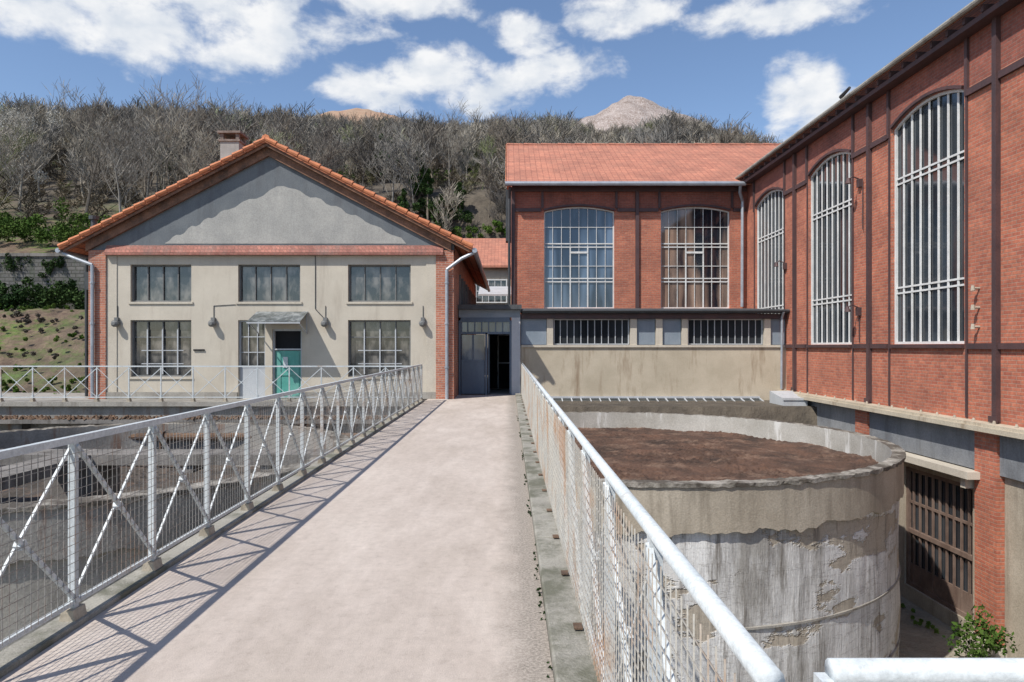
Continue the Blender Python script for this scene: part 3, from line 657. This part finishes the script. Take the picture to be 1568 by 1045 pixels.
# ================================================================ TERRAIN
def sm(a,b,x):
    t=max(0,min(1,(x-a)/(b-a))); return t*t*(3-2*t)
def pw(p,x):
    for (a,b),(c,d) in zip(p[:-1],p[1:]):
        if a<=x<=c: return b+(d-b)*(x-a)/(c-a)
    return p[0][1] if x<p[0][0] else p[-1][1]
prof=[(-260,38),(-127,53),(-95,53),(-62,52),(-35,51),(-13,50),(3,50.5),(20,51),(30,51.5),(44,51),(52,49),(67,44),(85,38),(130,28),(260,18)]
def Hx(x): return pw(prof,x)
def hgt(x,y):
    if y<21.3: return -4.5
    left=1-sm(-15.5,-13.8,x)
    base=-.2
    if y<38:
        bank=base+(3.7)*sm(24.5,34.5,y)+.25*noise.noise(Vector((x*.4,y*.4,0)))*sm(24.5,28,y)
        if y>37.2: bank=6.6
        return base*(1-left)+bank*left
    t=(y-38)/132
    nx=x*170/max(y,90)
    hill=6.6+(Hx(nx if y<170 else x)-6.6)*min(1,t)**.97
    if y>170: hill=Hx(x)-(y-170)*.12
    hill+=1.6*noise.noise(Vector((x*.04,y*.04,3)))*sm(50,90,y)+.4*noise.noise(Vector((x*.2,y*.2,1)))
    flat_=-.2+(hill+.2)*sm(54.5,67,y)
    return flat_*(1-left)+hill*left
def lin(a,b,n): return [a+(b-a)*i/n for i in range(n)]
xs=lin(-900,-130,10)+lin(-130,-40,45)+lin(-40,-12,56)+lin(-12,60,48)+lin(60,140,24)+lin(140,900,10)+[900]
ys=lin(-900,-20,8)+[-20,0,10,21.2,21.4]+lin(22,38,40)+[37.99]+lin(38.0,80,50)+lin(80,200,70)+lin(200,900,12)+[900]
ys=sorted(set(ys))
mb=MB(); nx=len(xs)
for y in ys:
    for x in xs: mb.v.append((x,y,hgt(x,y)))
for j in range(len(ys)-1):
    for i in range(nx-1): mb.f.append((j*nx+i,j*nx+i+1,(j+1)*nx+i+1,(j+1)*nx+i))
mb.obj('ground_terrain',M['terrain'],None,smooth=True)
def heap(name,mat,cx,cy,hw,hd,fn):
    mb=MB(); nx_,ny_=90,60
    for j in range(ny_+1):
        for i in range(nx_+1):
            x=cx-hw+2*hw*i/nx_; y=cy-hd+2*hd*j/ny_
            v=Vector((x*.12,y*.12,2)); g=Vector((x*.45,y*.08,5))
            z=fn(x,y)+.9*noise.noise(v)+.5*noise.noise(g)
            if i in (0,nx_) or j in (0,ny_): z=min(z,hgt(x,y)-3)
            mb.v.append((x,y,max(z,hgt(x,y)-3)))
    for j in range(ny_):
        for i in range(nx_): a=j*(nx_+1)+i; mb.f.append((a,a+1,a+nx_+2,a+nx_+1))
    mb.obj(name,mat,None,smooth=True,recalc=False)
def cone(x,y,cx,cy,zt,sx,sy,rn):
    d=math.sqrt(((x-cx)*sx)**2+((y-cy)*sy)**2+rn*rn)-rn
    return zt-d
def f1(x,y):
    c1=cone(x,y,33.0,186,69.9,.74 if x<33 else .56,.7,1.0)
    c2=cone(x,y,25.0,184,63.8,.55,.7,2.5); c3=cone(x,y,41,188,65.8,.5,.7,2.0)
    k=1.2; m_=max(c1,c2,c3); return m_+math.log(sum(math.exp((c-m_)/k) for c in (c1,c2,c3)))*k-.2
heap('spoil_heap_hill',M['heap'],33,184,40,34,f1)
heap('spoil_heap_hill',M['heap_or'],-41,186,34,34,lambda x,y: cone(x,y,-41,186,65.9,.42,.6,2.5))
e=empty('stone_retaining_wall'); mb=MB(); mb.box(-60,-13.9,36.9,37.3,3.0,6.55); mb.obj('masonry',M['stone'],e)
mb=MB(); mb.box(-60,-13.9,36.82,37.4,6.55,6.72); mb.obj('coping',M['conc_dk'],e)

# ================================================================ TREES
def tree_mesh(seed,H=10,levels=4,bark='bark',nb=(7,5,5,4),spread=.75,tw=.018,tr=.13,trunk=.55,low=.25):
    rnd=random.Random(seed); mb=MB()
    def grow(p,d,l,r,lev):
        q=p; segs=3 if lev<2 else (2 if lev<levels else 1); pts=[p]
        for s in range(segs):
            d=(d+Vector((rnd.uniform(-1,1),rnd.uniform(-1,1),rnd.uniform(-.3,.7)))*(.12+.05*lev)).normalized()
            q2=q+d*(l/segs); r2=max(tw*.5,r*(1-.28)); mb.beam(q,q2,r,3 if lev>0 else 5,r2,cap=False); q=q2; r=r2; pts.append(q)
        if lev>=levels: return
        n=nb[lev]
        for k in range(n):
            t=rnd.uniform(.3,1) if lev else rnd.uniform(low,1)
            i=min(len(pts)-2,int(t*(len(pts)-1))); f=t*(len(pts)-1)-i; b=pts[i].lerp(pts[i+1],min(1,f))
            a=rnd.uniform(0,6.283); side=Vector((math.cos(a),math.sin(a),0))
            nd=(d*(.65)+side*spread*rnd.uniform(.6,1.1)+Vector((0,0,.35))).normalized()
            grow(b,nd,l*rnd.uniform(.42,.68),max(tw,r*.6),lev+1)
    grow(Vector((0,0,-.3)),Vector((0,0,1)),H*trunk,tr,0)
    zt=max(v[2] for v in mb.v)
    me=bpy.data.meshes.new('bare_tree_mesh'); me.from_pydata(mb.v,[],mb.f); me.materials.append(M[bark]); me.update(); return me,zt
TL=[(-.9,.400),(-.75,.390),(-.68,.400),(-.62,.372),(-.52,.380),(-.45,.392),(-.40,.375),(-.36,.355),(-.28,.345),(-.245,.330),(-.205,.328),(-.19,.352),(-.17,.340),(-.1,.350),(-.05,.338),(0,.350),(.07,.344),(.10,.330),(.13,.316),(.20,.322),(.235,.342),(.30,.330),(.36,.315),(.40,.300),(.5,.285)]
meshes=[tree_mesh(i,9,3,'bark' if i%3 else 'bark2',tw=.028,tr=.10,nb=(10,6,6)) for i in range(8)]
forest=empty('hillside_bare_forest')
cnt=0; tries=0
while cnt<3200 and tries<40000:
    tries+=1
    y=46+math.sqrt(random.random())*130; x=random.uniform(-.84*y-6,.47*y)
    if x>-14 and y<62: continue
    if x<-20 and y<60 and random.random()<.6: continue
    br=x/y
    if y>166 and -.255<br<-.195: continue
    if y>152 and .10<br<.225: continue
    me,zt=random.choice(meshes); g=hgt(x,y)
    s=random.uniform(.55,1.1)*(1 if y<110 else .9)
    cap=(1.7+(pw(TL,br)+random.uniform(-.024,.012))*y-g)/zt
    s=min(s,cap)
    if s<.22: continue
    o=bpy.data.objects.new('bare_tree',me); S.collection.objects.link(o); o.parent=forest
    o.location=(x,y,g); o.rotation_euler=(random.uniform(-.1,.1),random.uniform(-.1,.1),random.uniform(0,6.28)); k=max(s,.55)*random.uniform(.9,1.2); o.scale=(k,k,s)
    cnt+=1
bm_=[tree_mesh(80+i,2.6,2,'twig',nb=(14,6),tw=.02,tr=.03,trunk=.45,low=.02,spread=1.1) for i in range(4)]
und=empty('hillside_brushwood')
for i in range(2000):
    y=46+(random.random()**.75)*120; x=random.uniform(-.84*y-6,.3*y)
    if x>-14 and y<60: continue
    if x<-24 and y<52 and random.random()<.6: continue
    me,zt=random.choice(bm_); o=bpy.data.objects.new('brushwood',me); S.collection.objects.link(o); o.parent=und
    s=random.uniform(.7,1.3); o.location=(x,y,hgt(x,y)); o.rotation_euler=(0,0,random.uniform(0,6.28)); o.scale=(s*1.5,s*1.5,s)
big=[tree_mesh(50+i,9,4,'bark' if i%2 else 'bark2',nb=(8,5,5,4),tw=.013,tr=.13) for i in range(4)]
pl=[(-40,50),(-35.5,47),(-32.5,43),(-28.6,46),(-25,44),(-22.5,49),(-20.5,45),(-18.5,50),(-16.5,46),(-15,52),(-36,58),(-27,60),(-11,64),(-21,63),(-6,70),(-43,60),(-38,53),(-30,54),(-24,55),(-33,62),(-19,56),(-17,60),(-26,49),(-22,58)]
for k,(x,y) in enumerate(pl):
    me,zt=big[k%4]; s=min(random.uniform(.8,1.2),(1.7+(pw(TL,x/y)+random.uniform(-.03,.035))*y-hgt(x,y))/zt)
    o=bpy.data.objects.new('bare_tree',me); S.collection.objects.link(o); o.location=(x,y,hgt(x,y)); o.scale=(s,s,s); o.rotation_euler=(0,0,k*1.7)
def leafcloud(name,boxes,mat,n,leaf,parent=None,cone_=False):
    mb=MB(); cl=[]
    for (cx,cy,cz,rx,ry,rz) in boxes:
        for k in range(26 if cone_ else 14):
            if cone_:
                t=random.random()**.8; f=(1-t)*.95+.08; an=random.uniform(0,6.28); q=random.uniform(.3,1)
                cl.append((cx+math.cos(an)*rx*f*q,cy+math.sin(an)*ry*f*q,cz-rz+2*rz*t,rx*random.uniform(.2,.4)*(f+.2)))
            else:
                a=Vector((random.gauss(0,.5),random.gauss(0,.5),random.gauss(0,.5)))
                cl.append((cx+a.x*rx,cy+a.y*ry,cz+a.z*rz,min(rx,rz)*random.uniform(.25,.5)))
    for i in range(n):
        c=random.choice(cl); v=Vector((random.gauss(0,1),random.gauss(0,1),random.gauss(0,1))).normalized()*c[3]*random.uniform(.5,1.1)
        p=Vector((c[0],c[1],c[2]))+v
        u=Vector((random.uniform(-1,1),random.uniform(-1,1),random.uniform(-1,1))).normalized(); w_=u.cross(Vector((random.uniform(-1,1),random.uniform(-1,1),random.uniform(-1,1)))).normalized()
        s=leaf*random.uniform(.6,1.3)
        mb.poly([p-u*s,p+w_*s*.5,p+u*s,p-w_*s*.5])
    return mb.obj(name,mat,parent,recalc=False)
gz=hgt
leafcloud('trimmed_hedge',[(x,35.6,4.15+.15*math.sin(x),1.3,.6,.75) for x in [-28.5,-27.7,-27,-26.2,-25.5,-24.7,-24,-23.2,-22.5,-21.7,-21,-20.2,-19.5,-18.7,-18,-17.2,-16.5,-15.2]],M['leaf_dk'],26000,.09)
leafcloud('wall_ivy',[(x,36.85,5.9+.4*math.sin(x*2.3),.8,.12,.5) for x in [-27,-24.5,-21,-18.6,-16.2]],M['leaf_dk'],6000,.06)
leafcloud('grass_tufts',[(x,y,gz(x,y)+.05,1.8,1.0,.18) for x,y in [(-17.5,27),(-20,28),(-19,30),(-22,29),(-23,33.5),(-16,28),(-24,31),(-18,33.8),(-15.5,26.5),(-18,26),(-20,26.5),(-21,33.8),(-25,33.8),(-16,25.5),(-19,25.3),(-17,29)]],M['leaf'],24000,.05)
leafcloud('dry_bracken',[(x,y,gz(x,y)+.06,1.8,1.0,.2) for x,y in [(-18,30.5),(-21,31),(-24,32.5),(-16,31.5),(-19,32),(-22,32),(-17,33),(-26,30),(-20,29)]],M['twig'],12000,.05)
leafcloud('green_shrubs',[(x,y,gz(x,y)+.7,1.8,1.5,1.0) for x,y in [(-25,40),(-27,40.5),(-29.5,41),(-31,40),(-33,44),(-28,44),(-35,46),(-24,43)]],M['leaf'],15000,.09)
leafcloud('brown_undergrowth',[(x,y,gz(x,y)+.6,2.6,1.5,.8) for x,y in [(-24,42),(-20,43),(-17,44),(-35,46),(-22,46),(-30,48),(-26,50),(-38,47),(-33,52),(-20,52),(-16,49)]],M['twig'],14000,.08)
e=empty('evergreen_tree')
ev=[(-6.2,63,2.1),(-7.6,64,2.5),(-9.8,63.5,1.9),(-4.6,64,1.8),(-8.6,66,2.2)]
leafcloud('crown',[(x,y,gz(x,y)+h*1.0,1.5,1.5,h) for x,y,h in ev],M['leaf_dk'],26000,.12,e,cone_=True)
mb=MB(); 
for x,y,h in ev: mb.beam((x,y,gz(x,y)-.3),(x,y,gz(x,y)+h*1.8),.15,6,.03)
mb.obj('trunks',M['bark'],e)
leafcloud('green_shrubs',[(x,y,gz(x,y)+.7,1.6,1.2,.8) for x,y in [(-9,61.5),(-7.2,61),(-5,61.5),(-3,62),(-11,62),(-2,62),(-4,63),(-1,63),(.5,63)]],M['leaf'],16000,.10)
leafcloud('ivy_clad_trees',[(x,y,gz(x,y)+2.4,.9,.9,2.0) for x,y in [(-20,66),(-34,72),(-14,78),(-5,80),(4,84),(-28,88),(9,74),(-46,84),(-2,96),(-17,100)]],M['leaf_dk'],9000,.14)
leafcloud('budding_understorey',[(x,y,gz(x,y)+1.2,2.2,2,.9) for x,y in [(-18,74),(-8,76),(-38,78),(2,74),(-26,80),(6,90),(-12,92),(-50,90),(-4,88),(12,98),(-30,100),(20,120),(-20,120)]],M['leaf'],8000,.12)
leafcloud('ridge_shrubs',[(x,y,gz(x,y)+2.4,3,3,1.6) for x,y in [(28,160),(33,159),(38,164),(42,170),(-35,166),(-43,168),(31,156),(36,158)]],M['leaf'],7000,.28)
leafcloud('blossoming_tree',[(-41,57,gz(-41,57)+6,2.2,2.0,2.6)],M['blossom'],4500,.07)
e=empty('sapling_plant'); mb=MB()
for k in range(9): mb.beam((8.9,12.9,-4.5),(8.9+random.uniform(-.45,.45),12.9+random.uniform(-.4,.4),-4.5+random.uniform(.5,1.1)),.012,4,.004)
mb.obj('stems',M['bark'],e); leafcloud('leaves',[(8.9,12.9,-3.9,.5,.4,.5)],M['leaf'],900,.05,e)
leafcloud('ground_weeds',[(8.3,10.4,-4.35,.6,.5,.15),(8.9,11.5,-4.4,.5,.5,.1),(9.2,15.5,-4.42,.3,1.2,.08)],M['leaf'],2500,.04)
leafcloud('kerb_moss_weeds',[(.215,y,.01,.02,.5,.015) for y in [2.6,3.4,4.6,5.5,7.0,8.6,10.5,13,16]],M['leaf_dk'],900,.012)

# ================================================================ LIGHT
ld=Vector((.61,.54,-1)).normalized()
sun=bpy.data.lights.new('sun','SUN'); sun.energy=5.0; sun.angle=math.radians(.5); sun.color=(1,.955,.885)
so=bpy.data.objects.new('sun',sun); S.collection.objects.link(so); so.rotation_euler=ld.to_track_quat('-Z','Y').to_euler(); so.location=(-20,-20,50)
elev=math.asin(-ld.z); az=math.atan2(-ld.x,-ld.y)
wd=bpy.data.worlds.new('World'); S.world=wd; wd.use_nodes=True; nt=wd.node_tree; nt.nodes.clear()
out=N(nt,'ShaderNodeOutputWorld'); bg=N(nt,'ShaderNodeBackground'); bg.inputs['Strength'].default_value=.15
sky=N(nt,'ShaderNodeTexSky',sky_type='NISHITA'); sky.sun_disc=False; sky.sun_elevation=elev; sky.sun_rotation=az%(2*math.pi); sky.altitude=500; sky.air_density=1.0; sky.dust_density=.6; sky.ozone_density=2.0
bgc=N(nt,'ShaderNodeBackground'); bgc.inputs['Strength'].default_value=1
tc=N(nt,'ShaderNodeTexCoord'); sp=N(nt,'ShaderNodeSeparateXYZ'); L(nt,tc.outputs['Generated'],sp.inputs[0])
def mth(op,a,b=None,c=None):
    n=N(nt,'ShaderNodeMath',operation=op)
    for i,q in enumerate((a,b,c)):
        if q is None: continue
        if isinstance(q,(int,float)): n.inputs[i].default_value=q
        else: L(nt,q,n.inputs[i])
    return n.outputs[0]
A=mth('ARCTAN2',sp.outputs[0],sp.outputs[1]); E=mth('ARCSINE',sp.outputs[2])
clouds=[(-.55,.405,.20,.050),(-.40,.385,.11,.034),(-.42,.43,.20,.04),(-.085,.372,.12,.040),(-.19,.355,.08,.026),(.08,.380,.07,.026),(.405,.325,.05,.045),(.455,.305,.06,.02),(.165,.452,.08,.028),(.37,.425,.12,.022),(.02,.425,.05,.025),(-.19,.465,.12,.025),
 (-1.2,.4,.3,.1),(1.1,.5,.3,.12),(2.2,.5,.4,.12),(-2.2,.45,.4,.12)]
F=None
for a,el,ra,re in clouds:
    u=mth('DIVIDE',mth('SUBTRACT',A,a),ra); v=mth('DIVIDE',mth('SUBTRACT',E,el),re)
    d=mth('SUBTRACT',1,mth('ADD',mth('MULTIPLY',u,u),mth('MULTIPLY',v,v)))
    F=d if F is None else mth('MAXIMUM',F,d)
F=mth('MAXIMUM',F,-1.8)
cb=N(nt,'ShaderNodeCombineXYZ'); L(nt,A,cb.inputs[0]); L(nt,mth('MULTIPLY',E,1.6),cb.inputs[1])
def wn(sc,det,ro,dist=0):
    n=N(nt,'ShaderNodeTexNoise'); n.inputs['Scale'].default_value=sc; n.inputs['Detail'].default_value=det; n.inputs['Roughness'].default_value=ro; n.inputs['Distortion'].default_value=dist
    L(nt,cb.outputs[0],n.inputs['Vector']); return n.outputs['Fac']
n1=wn(13,9,.58,.15)
dens=mth('ADD',mth('MULTIPLY',F,.85),mth('MULTIPLY',mth('SUBTRACT',n1,.5),4.8))
mr=N(nt,'ShaderNodeMapRange',interpolation_type='SMOOTHSTEP'); L(nt,dens,mr.inputs[0]); mr.inputs[1].default_value=-.55; mr.inputs[2].default_value=.85
n3=wn(15,7,.55); cc=ramp(nt,n3,[(.35,(.72,.77,.84)),(.6,(.96,.965,.97))])
L(nt,cc,bgc.inputs['Color'])
tint=mixc(nt,sky.outputs[0],(.99,1.0,1.03),1.0,'MULTIPLY'); L(nt,tint,bg.inputs['Color'])
mx=N(nt,'ShaderNodeMixShader'); L(nt,mth('MULTIPLY',mr.outputs[0],.96),mx.inputs[0]); L(nt,bg.outputs[0],mx.inputs[1]); L(nt,bgc.outputs[0],mx.inputs[2]); L(nt,mx.outputs[0],out.inputs[0])
S.view_settings.view_transform='Standard'; S.view_settings.look='None'; S.view_settings.exposure=0
# ================================================================ CAMERA
c=bpy.data.cameras.new('camera'); c.lens=24; c.sensor_width=36; c.shift_x=.0032; c.shift_y=.005; c.clip_start=.05; c.clip_end=3000
co=bpy.data.objects.new('camera',c); S.collection.objects.link(co); co.location=(0,0,1.7); co.rotation_euler=(math.radians(90),0,0); S.camera=co
